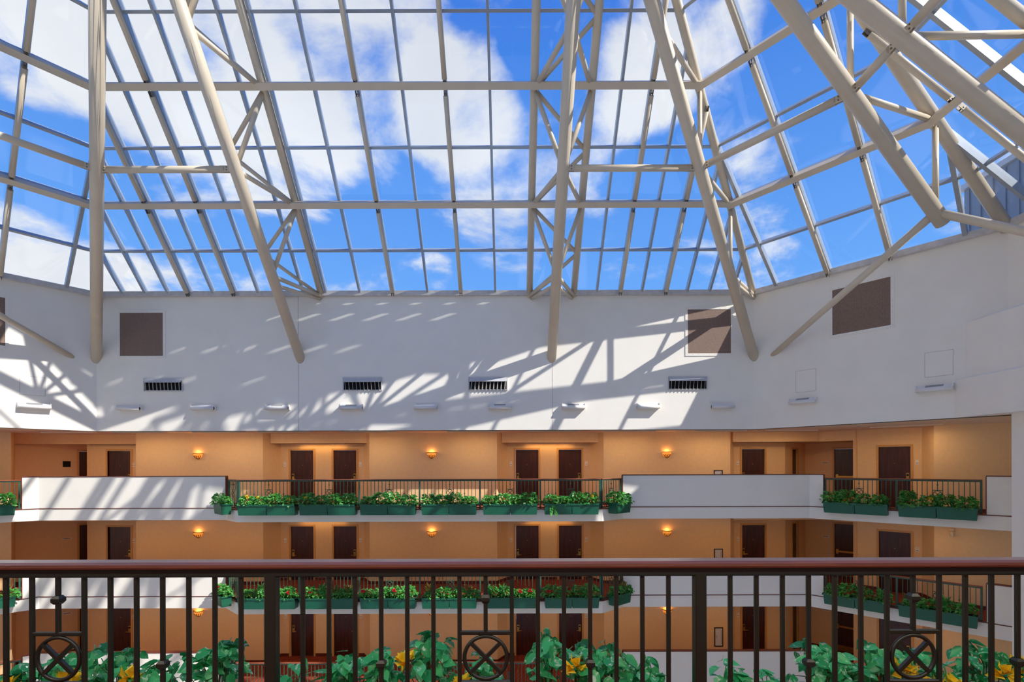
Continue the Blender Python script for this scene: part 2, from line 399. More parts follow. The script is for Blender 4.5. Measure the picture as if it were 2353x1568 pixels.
for i in range(8):
    a, b, e_, n_ = edge(i); tn = TAN[i]
    up = Vector((-n_.x * tn, -n_.y * tn, 1)).normalized()
    def P3(s, r, off=0.):
        q = a + e_ * s + n_ * (r / tn); return Vector((q.x, q.y, Z0 + r)) + up * off
    sA1, sB1 = sided(i, RMAX); Lw = (b - a).length; kA = sA1 / RMAX; kB = (sB1 - Lw) / RMAX
    wn += 1
    win = struct(link('window_%d' % wn, None, None, (a.x, a.y, Z0)))
    inside = [lambda p: p[0] - kA * p[1], lambda p: Lw + kB * p[1] - p[0]]
    ms = [-.5] + MULL[i] + [Lw + .5]
    rest = MB(); det = i in DETAIL
    for c in range(len(ms) - 1):
        for k in range(7):
            poly = [(ms[c], k * DR), (ms[c + 1], k * DR), (ms[c + 1], (k + 1) * DR), (ms[c], (k + 1) * DR)]
            for f in inside: poly = clip(poly, f) if poly else poly
            if len(poly) < 3: continue
            lo = [P3(s, r, -.008) for s, r in poly]; hi = [P3(s, r, .008) for s, r in poly]; n = len(poly)
            mb = MB() if (det and k < 6) else rest
            mb.add(lo + hi, [tuple(range(n)), tuple(range(n, 2 * n))[::-1]] + [(j + n, (j + 1) % n + n, (j + 1) % n, j) for j in range(n)])
            if mb is not rest: mb.build('pane', 'glass', win, world=True)
    if rest.v: tag(rest.build('upper_glazing', 'glass', win, world=True), kind='stuff')
    bars = MB()
    for s in MULL[i]:
        rm = RMAX
        if kA > 0: rm = min(rm, s / kA)
        if kB < 0: rm = min(rm, (Lw - s) / -kB)
        if rm < .3: continue
        mb = MB() if det else bars
        mb.beam(P3(s, 0), P3(s, rm), up, .07 if i in (0, 4) else .10, -.14, .06)
        if det: mb.build('mullion', 'alum', win, world=True)
    for k in range(0, 8):
        r = k * DR; sa, sb = kA * r, Lw + kB * r
        if sb - sa < .1: continue
        mb = MB() if det else bars
        thick = k in (2, 4, 6)
        mb.beam(P3(sa, r), P3(sb, r), up, .07, -.16 if thick else (.0 if k == 0 else -.10), .06)
        if det: mb.build('glazing_bar', 'alum', win, world=True)
        if thick:
            mb = MB() if det else bars
            mb.beam(P3(sa, r), P3(sb, r), up, .17, -.36, -.16)
            if det: mb.build('purlin', 'steel', win, world=True)
    if bars.v: tag(bars.build('glazing_frame', 'steel', win, world=True), kind='stuff')
    # rafter tubes with clevis ends
    tubes = MB()
    for s in PIPE[i]:
        rm = RMAX
        if kA > 0: rm = min(rm, s / kA)
        if kB < 0: rm = min(rm, (Lw - s) / -kB)
        for k in (0, 2, 4):
            r0 = k * DR + .10; r1 = min((k + 2) * DR - .16, rm - .1)
            if r1 - r0 < .4: continue
            if det:
                t_ = smoothable(MB().tube(P3(s, r0, -.29), P3(s, r1, -.29), .07), 'rafter_tube', 'steel', win, world=True)
                for ra, rb in ((r0 - .09, r0 + .03), (r1 - .03, r1 + .09)):
                    cm = MB()
                    for dx in (-.035, .035): cm.beam(P3(s + dx, ra, -.28), P3(s + dx, rb, -.28), up, .014, -.06, .06)
                    cm.beam(P3(s - .05, (ra + rb) / 2, -.28), P3(s + .05, (ra + rb) / 2, -.28), up, .03, -.015, .015)
                    cm.build('clevis', 'bracket', t_, world=True)
            else: tubes.tube(P3(s, r0, -.29), P3(s, r1, -.29), .07, 8)
    if tubes.v: tag(tubes.build('rafters', 'steel', win, world=True), kind='stuff')
# glazed ridge above row seven
rg = ring(RMAX); top_ = MB().prism([tuple(v) for v in rg], Z0 + RMAX - .01, Z0 + RMAX + .01).build('window_9', 'glass'); struct(top_)

# ---- roof trusses
def hub(p, r=.14):
    return p
def truss(name, label, cnodes, bnodes, foot, extra=(), chord_r=.115, tube_r=.168, group='roof trusses'):
    """cnodes: list of top chords (lists of nodes), bnodes: bottom chord nodes below them"""
    base = foot or bnodes[0]
    t = thing(name, label, 'roof truss', tuple(base), 0, group)
    for ch in cnodes:
        smoothable(MB().tube(ch[0], ch[-1], chord_r, 16), 'top_chord', 'steel', t, world=True)
    bs = [foot] + bnodes[1:] if foot is not None else bnodes
    d = (bs[-1] - bs[1]).normalized()
    st = bs[0] if foot is not None else bs[1] - d * .34
    smoothable(MB().tube(st, bs[-1], tube_r, 20), 'bottom_chord', 'steel', t, world=True)
    for ch in cnodes:
        for k in range(1, len(ch)):
            smoothable(MB().tube(ch[k], bs[k], .066, 12), 'strut', 'steel', t, world=True)
            smoothable(MB().tube(ch[k - 1], bs[k], .068, 12), 'diagonal', 'steel', t, world=True)
    for p, q in extra: smoothable(MB().tube(p, q, .062, 10), 'brace', 'steel', t, world=True)
    return t
def fp(X, r, off, far=True):
    y = (18.1 - r / 1.0215) if far else (1.2 + r / 1.0215); return Vector((X, y, Z0 + r - off))
RS = [0, 2 * DR, 4 * DR, 6 * DR, 7.95 * DR]
for far in (True, False):
    for X, lab in ((-7.59, 'twin-chord cream tube truss landing between the first and second air registers'), (1.435, 'twin-chord cream tube truss landing on the far wall between the third and fourth registers')):
        if not far and X < 0: continue
        ch = [[fp(X + dx, r, .14, far) for r in RS] for dx in (-.79, .79)]
        bn = [fp(X, r, 2.33, far) for r in RS]
        ex = []
        for k in range(3):                                        # lacing between the two top chords
            ia, ib = (0, .79) if X > 0 else (1, -.79); m_ = fp(X + ib, RS[k] + DR, .14, far); ex += [(ch[ia][k], m_), (m_, ch[ia][k + 1])]
        y = 18.1 if far else 1.2
        b_ = fp(X, 1.88 * 1.0215, 2.33, far)
        ex += [(Vector((X + dx, y, 7.52)), b_) for dx in (-.72, .72)]
        truss('roof_truss', lab if far else 'twin-chord cream tube truss over the near side of the roof', ch, bn, fp(X, 0, 2.33, far) + Vector((0, .12 if far else -.12, -.1)), ex)
rings = [ring(r) for r in RS]
def hipnodes(i, off): return [Vector((rings[k][i].x, rings[k][i].y, Z0 + RS[k] - off)) for k in range(5)]
hips = {1: 'cream hip truss landing in the wall corner beside the sunlit square grille', 0: 'cream hip truss landing in the wall corner beside the shaded square grille'}
B4 = {}
for i in (0, 1, 4):
    c = hipnodes(i, .14); b_ = hipnodes(i, 2.33); B4[i] = b_[2]
    d = (b_[2] - b_[1]).normalized(); ft = b_[0] - d * .1
    ex = [(Vector((c[0].x, c[0].y, 7.5)), b_[0] + (b_[1] - b_[0]) * .92)]
    truss('roof_truss', hips.get(i, 'cream hip truss over the near corner of the roof'), [c], b_, ft, ex)
hl = {2: 'large cream hip truss with free-ended lower tube above the right-hand wing wall', 3: 'cream hip truss over the near end of the side wall', 7: 'cream hip truss at the edge beside the shaded wing wall'}
def wallfoot(i, s):
    a, b, e_, n_ = edge(i); q = a + e_ * s - n_ * .08; return Vector((q.x, q.y, 5.36))
for i in (2, 3, 7):
    c = hipnodes(i, .14); b_ = hipnodes(i, 2.33); B4[i] = b_[2]
    f1 = {2: wallfoot(1, .62), 3: wallfoot(2, 3.3), 7: wallfoot(6, 3.4)}[i]; f2 = {2: wallfoot(2, 3.3), 3: wallfoot(3, 5.9), 7: wallfoot(7, 5.9)}[i]
    t = truss('roof_truss', hl[i], [c], b_, None, [(b_[1], c[0])], .15)
    for f_ in (f1, f2): smoothable(MB().tube(f_, b_[1], .095, 14), 'raking_strut', 'steel', t, world=True)
for sx, X, lab in ((1, 12.85, 'cream truss springing from the middle of the side wall above the hip'), (-1, -19.06, 'cream truss springing from the middle of the opposite side wall')):
    c = [Vector((X - sx * r / .8, 9.65, Z0 + r - .14)) for r in RS]; b_ = [Vector((X - sx * r / .8, 9.65, Z0 + r - 2.33)) for r in RS]
    if sx > 0: B4['s'] = b_[2]
    truss('roof_truss', lab, [c], b_, b_[0] + Vector((sx * .1, 0, -.08)), [])
B4['T2'] = fp(-7.59, 4 * DR, 2.33); B4['T3'] = fp(1.435, 4 * DR, 2.33); B4['N3'] = fp(1.435, 4 * DR, 2.33, False)
def tie(p, q, label):
    d = (q - p).normalized(); L_ = (q - p).length; a_ = p + d * .2; b_ = q - d * .2; mid = (p + q) / 2
    t = thing('tie_tube', label, 'tie tube', tuple(mid), 0, 'ring ties between the trusses')
    smoothable(MB().tube(a_ + d * .1, b_ - d * .1, .09, 16), 'tube', 'steel', t, world=True)
    for e0, e1 in ((p + d * .12, a_ + d * .22), (q - d * .12, b_ - d * .22)):
        m = MB(); sdv = d.cross(Vector((0, 0, 1))).normalized()
        for k in (-.03, .03): m.beam(e0 + sdv * k, e1 + sdv * k, (0, 0, 1), .016, -.085, .085)
        m.build('end_plate', 'steel', t, world=True)
        m = MB()
        for k in (-.04, .04): m.tube(e0 + (e1 - e0) * .35 + Vector((0, 0, k)) - sdv * .06, e0 + (e1 - e0) * .35 + Vector((0, 0, k)) + sdv * .06, .016, 8)
        m.build('bolts', 'bracket', t, world=True)
tie(B4[0], B4['T2'], 'horizontal cream tie tube between the corner hip truss and first twin-chord truss')
tie(B4['T3'], B4[1], 'horizontal cream tie tube between the second twin-chord truss and sunlit corner hip')
tie(B4[1], B4[2], 'sloping cream tie tube between two hip trusses over the wing wall')
tie(B4[2], B4['s'], 'short cream tie tube from the free-ended hip truss to side truss')
tie(B4[7], B4[0], 'cream tie tube rising to the shaded corner hip from off the wing')
tie(B4['s'], B4[3], 'cream tie tube continuing overhead from the side truss')
# ---- rooftop penthouse seen through the glass
ph = thing('rooftop_penthouse', 'blue-grey metal clad rooftop block seen outside through the lowest corner panes', 'building', (16.5, 12.0, 5.0))
MB().box(14.45, 19, 7.5, 16.1, 4.5, 10.25).build('wall', 'siding', ph, world=True)
MB().box(14.36, 19.1, 7.4, 16.2, 10.25, 10.42).build('parapet_cap', 'regframe', ph, world=True)
for k in range(22): MB().box(14.41, 14.46, 7.7 + k * .39, 7.72 + k * .39, 4.5, 10.2).build('siding_rib', 'siding', ph, world=True)
for k in range(6): MB().box(14.6 + k * .39, 14.62 + k * .39, 16.09, 16.14, 4.5, 10.2).build('siding_rib', 'siding', ph, world=True)

# ================================================================ FIXTURES ON THE UPPER WALLS
FARW = (EV[0], EV[1]); RW = (EV[1], EV[2]); LW = (EV[7], EV[0])
def uonwall(u, wall):
    "distance along a wall for a picture column"
    k = (u - CX) / F; p0, p1 = wall; d = Vector((p1[0] - p0[0], p1[1] - p0[1])).normalized()
    return (k * p0[1] - p0[0]) / (d.x - k * d.y)
def vz(v, wall, s):
    (x, y, _), a_ = at(wall[0], wall[1], s); return CZ + (HY - v) / F * y
# uplights
def uplight(label, loc, rz, window):
    t = thing('wall_uplight', label, 'wall light', loc, rz, 'uplights along the white wall')
    w = .40
    prof = [(0, .0), (-.10, -.075), (-.19, -.075), (-.225, -.045), (-.225, 0.0), (-.20, .035), (-.10, .10), (0, .10)]
    MB().extrude(prof, -w, w).build('housing', 'white', t)
    smoothable(MB().tube((-w - .012, -.185, -.03), (w + .012, -.185, -.03), .055, 16), 'front_tube', 'white', t)
    for s in (-1, 1): MB().box(s * w - .012, s * w + .012, -.20, 0, -.085, .108).build('end_cap', 'white', t)
    if window: MB().add([(-.2, -.196, .044), (.2, -.196, .044), (.2, -.106, .102), (-.2, -.106, .102), (-.2, -.19, .03), (.2, -.19, .03), (.2, -.10, .09), (-.2, -.10, .09)],
                        [(0, 1, 2, 3), (0, 4, 5, 1), (2, 6, 7, 3), (0, 3, 7, 4), (1, 5, 6, 2)]).build('lens', 'lens', t)
    return t
ups = [(303, 0, 'below and before the first register, in shade'), (472, 0, 'just past the first register, in shade'), (641, 1, 'where the sunlit patch begins'), (810, 1, 'under the second register'),
       (980, 0, 'between the second and third registers'), (1149, 1, 'under the third register'), (1317, 1, 'past the third register, fully sunlit'), (1487, 0, 'before the fourth register'), (1657, 0, 'past the fourth register by the corner')]
for u, w_, tx in ups:
    s = uonwall(u, FARW); loc, a_ = at(*FARW, s, 3.62); uplight('white half-round uplight on far wall ' + tx, loc, a_, w_)
for u, v, wall, tx in ((1848, 925, RW, 'below the smaller access panel outline'), (2150, 897, RW, 'below the larger access panel outline'), (78, 931, LW, 'on the sunlit wing wall')):
    s = uonwall(u, wall); loc, a_ = at(*wall, s, vz(v, wall, s)); uplight('white half-round uplight ' + tx, loc, a_, 1)
# air registers
for u, flip, tx in ((377, -1, 'first register, in the shade beside the square grille'), (834, -1, 'second register, above the start of the sun patch'), (1122, 1, 'third register, half in sunlight'), (1580, 1, 'fourth register, sunlit, under the square grille')):
    s = uonwall(u, FARW); loc, a_ = at(*FARW, s, 4.46)
    t = thing('air_register', 'grey metal ' + tx, 'air vent', loc, a_, 'air registers on the far wall')
    h, w = .235, .70
    fr = MB().box(-w, w, -.05, 0, h - .03, h); fr.box(-w, w, -.05, 0, -h, -h + .03); fr.box(-w, -w + .035, -.05, 0, -h + .03, h - .03); fr.box(w - .035, w, -.05, 0, -h + .03, h - .03)
    tag(fr.build('frame', 'regframe', t), kind='stuff')
    MB().extrude([(-.05, h - .03), (-.13, .07), (-.12, .06), (-.03, h - .05)], -w + .035, w - .035).build('hood', 'regframe', t)
    MB().box(-w + .035, w - .035, -.015, -.004, -h + .03, h - .03).build('vent_shade_sheet', 'dark', t)  # flat dark sheet standing for the shade inside the vent
    for k in range(10):
        x = -w + .1 + k * (2 * w - .2) / 9; ang = flip * (.25 + .1 * abs(4.5 - k) / 4.5)
        MB().beam((x - math.sin(ang) * .05, -.10, -h + .03), (x - math.sin(ang) * .05 + .03 * flip, -.085, .075), (math.sin(ang), 1, 0), .016, -.0, .085).build('blade', 'blade', t)
# square return grilles
def grille(wall, u0, u1, v0, v1, label, framed=.09):
    s0, s1 = uonwall(u0, wall), uonwall(u1, wall); sm = (s0 + s1) / 2; zt, zb = vz(v0, wall, sm), vz(v1, wall, sm)
    loc, a_ = at(*wall, sm, (zt + zb) / 2); w = (s1 - s0) / 2; h = (zt - zb) / 2
    t = thing('return_grille', label, 'air vent', loc, a_, 'square mesh grilles on the upper walls')
    f = framed
    for nm, b_ in (('top', (-w - f, w + f, h, h + f)), ('bottom', (-w - f, w + f, -h - f, -h)), ('side', (-w - f, -w, -h, h)), ('side', (w, w + f, -h, h))):
        MB().box(b_[0], b_[1], -.022, 0, b_[2], b_[3]).build('frame_' + nm, 'plaster', t)
    MB().box(-w, w, -.010, -.002, -h, h).build('mesh_panel', 'mesh', t)
    sc = MB()
    n = 9
    for k in range(n):
        for sgn in (-1, 1):
            x = -w + 2 * w * k / (n - 1); sc.box(x - .008, x + .008, -.026, -.022, sgn * (h + f / 2) - .008, sgn * (h + f / 2) + .008)
            zz = -h + 2 * h * k / (n - 1); sc.box(sgn * (w + f / 2) - .008, sgn * (w + f / 2) + .008, -.026, -.022, zz - .008, zz + .008)
    tag(sc.build('screws', 'sill', t), kind='stuff')
grille(FARW, 277, 376, 717, 816, 'square brown mesh grille in a white frame, fully in shade')
grille(FARW, 1581, 1680, 713, 814, 'square brown mesh grille crossed by truss shadows in sunlight')
grille(RW, 1914, 2048, 655, 762, 'square dark brown mesh grille behind a raking strut on wing wall')
grille(LW, -95, 13, 672, 785, 'dark mesh grille cut by the picture edge on the shaded wing')
# access panels
for wall, u0, u1, v0, v1, tx in ((RW, 1829, 1876, 852, 903, 'smaller'), (RW, 2125, 2192, 810, 868, 'larger'), (LW, 45, 105, 862, 906, 'sunlit wing')):
    s0, s1 = uonwall(u0, wall), uonwall(u1, wall); sm = (s0 + s1) / 2; zt, zb = vz(v0, wall, sm), vz(v1, wall, sm); loc, a_ = at(*wall, sm, (zt + zb) / 2)
    t = thing('access_panel', 'flush white %s access panel with a thin dark joint' % tx, 'access panel', loc, a_)
    w, h = (s1 - s0) / 2, (zt - zb) / 2
    MB().box(-w, w, -.004, -.001, -h, h).build('joint', 'sill', t); MB().box(-w + .015, w - .015, -.008, -.001, -h + .015, h - .015).build('cover', 'plaster', t)

# ================================================================ BALCONY LEVELS
YP, YR = 17.4, 16.67
FRONT = [(-20.2, 13.51), (-16.31, 17.4), (-9.87, 17.4), (-9.11, 16.67), (2.975, 16.67), (3.81, 17.4), (10.25, 17.4), (14.3, 13.35)]
LEND, REND0, REND1 = (-16.61, 17.10), (10.55, 17.10), (13.39, 14.26)
WALLS = [('wall_left', [(-21, 15.68), (-18.27, 18.41)]), ('wall_left', [(-18.27, 18.41), (-19.2, 19.5)]), ('wall_left_alcove', [(-19.2, 19.5), (-16.9, 21.8)]),
         ('wall_left_alcove', [(-16.9, 21.8), (-17.0, 20.19)]), ('wall_far', [(-17.0, 20.19), (-14.9, 20.19)]), ('wall_far', [(-14.9, 20.19), (-14.53, 19.5)]),
         ('wall_far', [(-14.53, 19.5), (-9.62, 19.5)]), ('wall_far', [(-9.62, 19.5), (-9.25, 20.19)]), ('wall_far', [(-9.25, 20.19), (-5.93, 20.19)]), ('wall_far', [(-5.93, 20.19), (-5.505, 19.5)]),
         ('wall_far', [(-5.505, 19.5), (-.58, 19.5)]), ('wall_far', [(-.58, 19.5), (-.19, 20.19)]), ('wall_far', [(-.19, 20.19), (3.137, 20.19)]), ('wall_far', [(3.137, 20.19), (3.54, 19.5)]),
         ('wall_far', [(3.54, 19.5), (8.43, 19.5)]), ('wall_far', [(8.43, 19.5), (8.87, 20.19)]), ('wall_far', [(8.87, 20.19), (10.92, 20.19)]), ('wall_right_alcove', [(10.92, 20.19), (12.41, 21.38)]),
         ('wall_right_alcove', [(12.41, 21.38), (14.3, 19.49)]), ('wall_right_alcove', [(14.3, 19.49), (12.74, 18.86)]), ('wall_right', [(12.74, 18.86), (14.16, 17.44)]), ('wall_right', [(14.16, 17.44), (13.94, 16.68)]),
         ('wall_right', [(13.94, 16.68), (17.5, 13.12)])]
DW, DH = .915, 2.155
# wall index -> list of (start along wall, width, kind, lock side)
DOORS = {2: [(1.89, DW, 'guest', 1)], 4: [(.83, DW, 'guest', 1)], 8: [(.39, DW, 'guest', -1), (2.11, DW, 'guest', 1)], 12: [(.335, DW, 'guest', -1), (2.055, DW, 'guest', 1)],
         16: [(.32, DW, 'guest', -1)], 17: [(.64, .5, 'closet', 1)], 18: [(1.075, DW, 'exit', -1)], 20: [(.785, DW, 'guest', 1)]}
door_n = 0
MESHC = {}
def door(loc, rz, w, kind, side, h=DH):
    global door_n; door_n += 1
    t = struct(link('door_%d' % door_n, None, None, loc, (0, 0, rz)))
    key = (w, kind, side)
    if key not in MESHC:
        c = .07
        fr = MB().add([(-w / 2 - c, -.022, 0), (-w / 2, -.022, 0), (-w / 2, -.022, h), (w / 2, -.022, h), (w / 2, -.022, 0), (w / 2 + c, -.022, 0), (w / 2 + c, -.022, h + c), (-w / 2 - c, -.022, h + c),
                       (-w / 2 - c, .11, 0), (-w / 2, .11, 0), (-w / 2, .11, h), (w / 2, .11, h), (w / 2, .11, 0), (w / 2 + c, .11, 0), (w / 2 + c, .11, h + c), (-w / 2 - c, .11, h + c)],
                      [(0, 1, 2, 7), (7, 2, 3, 6), (3, 4, 5, 6)] + [(k + 8, (k + 1) % 8 + 8, (k + 1) % 8, k) for k in range(8)] + [(15, 10, 9, 8), (14, 11, 10, 15), (14, 13, 12, 11)])
        lf = MB().box(-w / 2 + .004, w / 2 - .004, .05, .095, .006, h - .004)
        x = side * (w / 2 - .085)
        lk = MB().cbox(x - .05, x + .05, .034, .05, .95, 1.22, .01)
        kn = MB().tube((x, .018, 1.15), (x, .036, 1.15), .034, 12)
        hd = MB().tube((x, -.02, 1.0), (x, .04, 1.0), .014, 8); hd.tube((x + side * .01, -.02, 1.0), (x - side * .13, -.02, 1.0), .012, 8)
        MESHC[key] = [fr.mesh('door_frame', M['casing']), lf.mesh('door_leaf', M['door']), lk.mesh('lock_plate', M['brass']), kn.mesh('lock_cover', M['dark']), hd.mesh('lever_handle', M['brass']), ]
    ms_ = MESHC[key]
    link('door_frame', ms_[0], t); lf = link('door_leaf', ms_[1], t)
    if kind == 'exit':
        MB().box(-w / 2 + .1, w / 2 - .04, -.02, .02, 1.0, 1.07).build('panic_bar', 'brass', lf)
        MB().box(-w / 2 + .05, -w / 2 + .14, -.03, .05, .94, 1.13).build('panic_lock', 'brass', lf)
        MB().box(-w / 2 + .04, w / 2 - .04, .044, .05, .03, .26).build('kick_plate', 'brass', lf)
    elif kind == 'guest':
        link('lock_plate', ms_[2], lf); link('lock_cover', ms_[3], lf); link('lever_handle', ms_[4], lf)
        MB().tube((0, .046, 1.56), (0, .052, 1.56), .012, 8).build('peephole', 'brass', lf)
    return t

def run_wall(idx, zf, h):
    nm, (p0, p1) = WALLS[idx]; ang, Ln, d = frame(p0, p1); ops = DOORS.get(idx, [])
    o2 = [(0, 0)]; t = .12
    outl = [(0, 0)]
    for (s, w, k, sd_) in ops:
        outl += [(s, 0), (s, DH), (s + w, DH), (s + w, 0)]
    outl += [(Ln, 0), (Ln, h), (0, h)]
    n = len(outl); vs = [(x, 0, z) for x, z in outl] + [(x, t, z) for x, z in outl]
    fs = [tuple(range(n)), tuple(range(n, 2 * n))[::-1]] + [((k + 1) % n, k, k + n, (k + 1) % n + n) for k in range(n)]
    w_ = MB().add(vs, fs); o = struct(link(nm, w_.mesh(nm, M['tan']), None, (p0[0], p0[1], zf), (0, 0, ang)))
    prev = 0.
    for (s, w, k, sd_) in ops + [(Ln, 0, None, 0)]:
        e1 = s - (.07 if k else 0)
        if e1 - prev > .03: MB().box(prev, e1, -.014, .01, 0, .115).build('baseboard', 'redwood', o)
        prev = s + w + .07
        if k: door(at(p0, p1, s + w / 2, zf)[0], ang, w, k, sd_)
    if nm == 'wall_far' and not ops and Ln > 4: pass
    return o

# -- railing
def motif_positions(Lp):
    n = max(2, int(round((Lp - 2 * .145) / .1226 / 2)) * 2); pitch = (Lp - .145 * 2) / n
    return [.145 + pitch * k for k in range(n + 1)], n // 2
BM = {}
def railing(name, label, p0, p1, zf, panels, matk, group, hi=False):
    ang, Ln, d = frame(p0, p1)
    t = thing(name, label, 'railing', (p0[0], p0[1], zf), ang, group)
    hr = [(-.045, 1.055), (.045, 1.055), (.05, 1.063), (.05, 1.076), (.038, 1.086), (-.038, 1.086), (-.05, 1.076), (-.05, 1.063)]
    MB().extrude(hr, 0, Ln).build('handrail', 'rail' if matk == 'iron' else 'railfar', t)
    MB().cbox(0, Ln, -.024, .024, 1.012, 1.055, .006).build('top_channel', matk, t)
    MB().cbox(0, Ln, -.02, .02, .115, .15, .005).build('bottom_channel', matk, t)
    key = matk
    if key not in BM:
        q = .0095
        BM[key] = dict(bal=MB().cbox(-q, q, -q, q, .14, 1.02, .003).mesh('baluster', M[matk]),
                       top=MB().cbox(-q, q, -q, q, .75, 1.02, .003).mesh('baluster_stub', M[matk]), bot=MB().cbox(-q, q, -q, q, .14, .505, .003).mesh('baluster_stub', M[matk]),
                       post=MB().cbox(-.0265, .0265, -.0265, .0265, 0, 1.02, .005).mesh('post', M[matk]),
                       col=MB().cbox(-.0185, .0185, -.0185, .0185, -.009, .009, .006).add([], []).mesh('collar', M[matk]),
                       ring=MB().torus((0, 0, .628), .100, .0095).mesh('ring', M[matk], True))
        c_ = MB().prism([(-.012, -.012), (.012, -.012), (.012, .012), (-.012, .012)], -.02, -.008, [(-.02, -.02), (.02, -.02), (.02, .02), (-.02, .02)])
        c_.prism([(-.02, -.02), (.02, -.02), (.02, .02), (-.02, .02)], -.008, .008); c_.prism([(-.02, -.02), (.02, -.02), (.02, .02), (-.02, .02)], .008, .02, [(-.012, -.012), (.012, -.012), (.012, .012), (-.012, .012)])
        BM[key]['col'] = c_.mesh('collar', M[matk])
    B = BM[key]; Lp = Ln / panels
    for k in range(panels + 1): link('post', B['post'], t, (min(max(k * Lp, .0265), Ln - .0265), 0, 0))
    for k in range(panels):
        xs, mid = motif_positions(Lp)
        for j, x in enumerate(xs):
            X = k * Lp + x
            if j == mid:
                st = link('baluster_stub', B['top'], t, (X, 0, 0)); link('collar', B['col'], st, (0, 0, .905))
                st = link('baluster_stub', B['bot'], t, (X, 0, 0)); link('collar', B['col'], st, (0, 0, .33))
                g = (xs[mid + 1] - xs[mid])
                for z in (.745, .511): MB().cbox(X - g + .006, X + g - .006, -.0095, .0095, z - .0095, z + .0095, .003).build('crossbar', matk, t)
                rg_ = link('ring', B['ring'], t, (X, 0, 0))
                c45 = .07
                for sgn in (-1, 1): MB().beam((-c45, 0, .628 - sgn * c45), (c45, 0, .628 + sgn * c45), (0, 1, 0), .017, -.0085 + sgn * .001, .0085 + sgn * .001).build('cross_arm', matk, rg_)
            else:
                b_ = link('baluster', B['bal'], t, (X, 0, 0))
                if abs(j - mid) == 4: link('collar', B['col'], b_, (0, 0, .60))
    return t
# -- planter
def planter(label, loc, rz, w, group):
    t = thing('planter_box', label, 'planter', loc, rz, group)
    # local: x along the rail, -y out over the atrium, z=0 at the balcony floor
    rim = MB().extrude([(-.40, .235), (-.40, .285), (-.37, .285), (-.36, .25), (-.08, .25), (-.06, .285), (-.03, .285), (-.03, .235)], -w / 2 - .03, w / 2 + .03)
    rim.build('rim', 'planter', t)
    for s in (-1, 1): MB().box(s * (w / 2 + .015) - .015, s * (w / 2 + .015) + .015, -.40, -.03, .235, .286).build('rim_end', 'planter', t)
    n = 2 if w > 1.2 else 1
    for k in range(n):
        x0 = -w / 2 + k * w / n + .004; x1 = x0 + w / n - .008
        MB().prism([(x0 + .02, -.34), (x1 - (.02 if k == n - 1 else 0), -.34), (x1 - (.02 if k == n - 1 else 0), -.06), (x0 + .02, -.06)], -.07, .236,
                   [(x0, -.37), (x1, -.37), (x1, -.05), (x0, -.05)]).build('trough', 'planter', t)
    MB().box(-w / 2 + .01, w / 2 - .01, -.36, -.07, .225, .262).build('soil', 'soil', t)
    return t
# -- far plants: clumps of real folded leaves
def leafquad(mb, p, d, n, l, w):
    s = d.cross(n).normalized() * w; dn = n * (-.25 * w)
    mb.add([p, p + d * l * .45 + s + dn * -1, p + d * l + dn * 2, p + d * l * .45 - s + dn * -1, p + d * l * .5 + dn], [(0, 4, 1), (1, 4, 2), (0, 3, 4), (3, 2, 4)])
def clump(seed, n, rx, ry, hz, l, trail=0, spiky=False):
    r = random.Random(seed); mb = MB()
    for k in range(n):
        a = r.uniform(0, 6.283); q = math.sqrt(r.random()); z = r.random() ** .8
        dome = math.sqrt(max(0, 1 - (z * .93) ** 2))
        p = Vector((rx * q * dome * math.cos(a), ry * q * dome * math.sin(a), hz * z))
        if spiky: d = Vector((math.cos(a) * .6, math.sin(a) * .6, r.uniform(.5, 1.2))).normalized(); p = Vector((p.x * .4, p.y * .4, hz * z * .75))
        else: d = Vector((math.cos(a + r.uniform(-.8, .8)), math.sin(a + r.uniform(-.8, .8)), r.uniform(-.7, .5))).normalized()
        nn = Vector((r.uniform(-.7, .7), r.uniform(-1, .1), r.uniform(.2, 1))); nn = (nn - d * nn.dot(d)).normalized()
        ll = l * r.uniform(.7, 1.25); leafquad(mb, p, d, nn, ll, ll * (.16 if spiky else .38))
    for k in range(trail):
        p = Vector((r.uniform(-rx, rx) * .3, -ry, .02)); 
        for j in range(14):
            p = p + Vector((r.uniform(-.02, .02), r.uniform(-.01, .004), -.022)); d = Vector((r.uniform(-1, 1), -.5, -.6)).normalized(); nn = Vector((0, -1, .5)); nn = (nn - d * nn.dot(d)).normalized(); leafquad(mb, p, d, nn, l * .9, l * .36)
    return mb
CL = [clump(s, 230, .31, .18, .31 + .05 * (s % 3), .095) for s in range(5)]
CLm = [c.mesh('foliage', M['leaf_far']) for c in CL]
TRm = clump(11, 210, .28, .18, .32, .095, trail=2).mesh('foliage', M['leaf_far'])
CRm = [clump(20 + s, 70, .16, .13, .42, .15, spiky=True).mesh('foliage', M['leaf_croton']) for s in range(2)]
SPm = clump(33, 60, .16, .13, .46, .17, spiky=True).mesh('foliage', M['leaf_far'])
def petals(seed, n, rad, l, m):
    r = random.Random(seed); mb = MB()
    for k in range(n):
        a = r.uniform(0, 6.283); b_ = r.uniform(-.3, 1.2); d = Vector((math.cos(a) * math.cos(b_), math.sin(a) * math.cos(b_), math.sin(b_))); nn = Vector((r.uniform(-1, 1), r.uniform(-1, 1), r.uniform(-1, 1))); nn = (nn - d * nn.dot(d)).normalized()
        leafquad(mb, d * rad * .3, d, nn, l, l * .42)
    return mb.mesh('flower', m)
FR = petals(3, 26, .06, .07, M['red']); FY = petals(4, 16, .04, .055, M['yellow'])
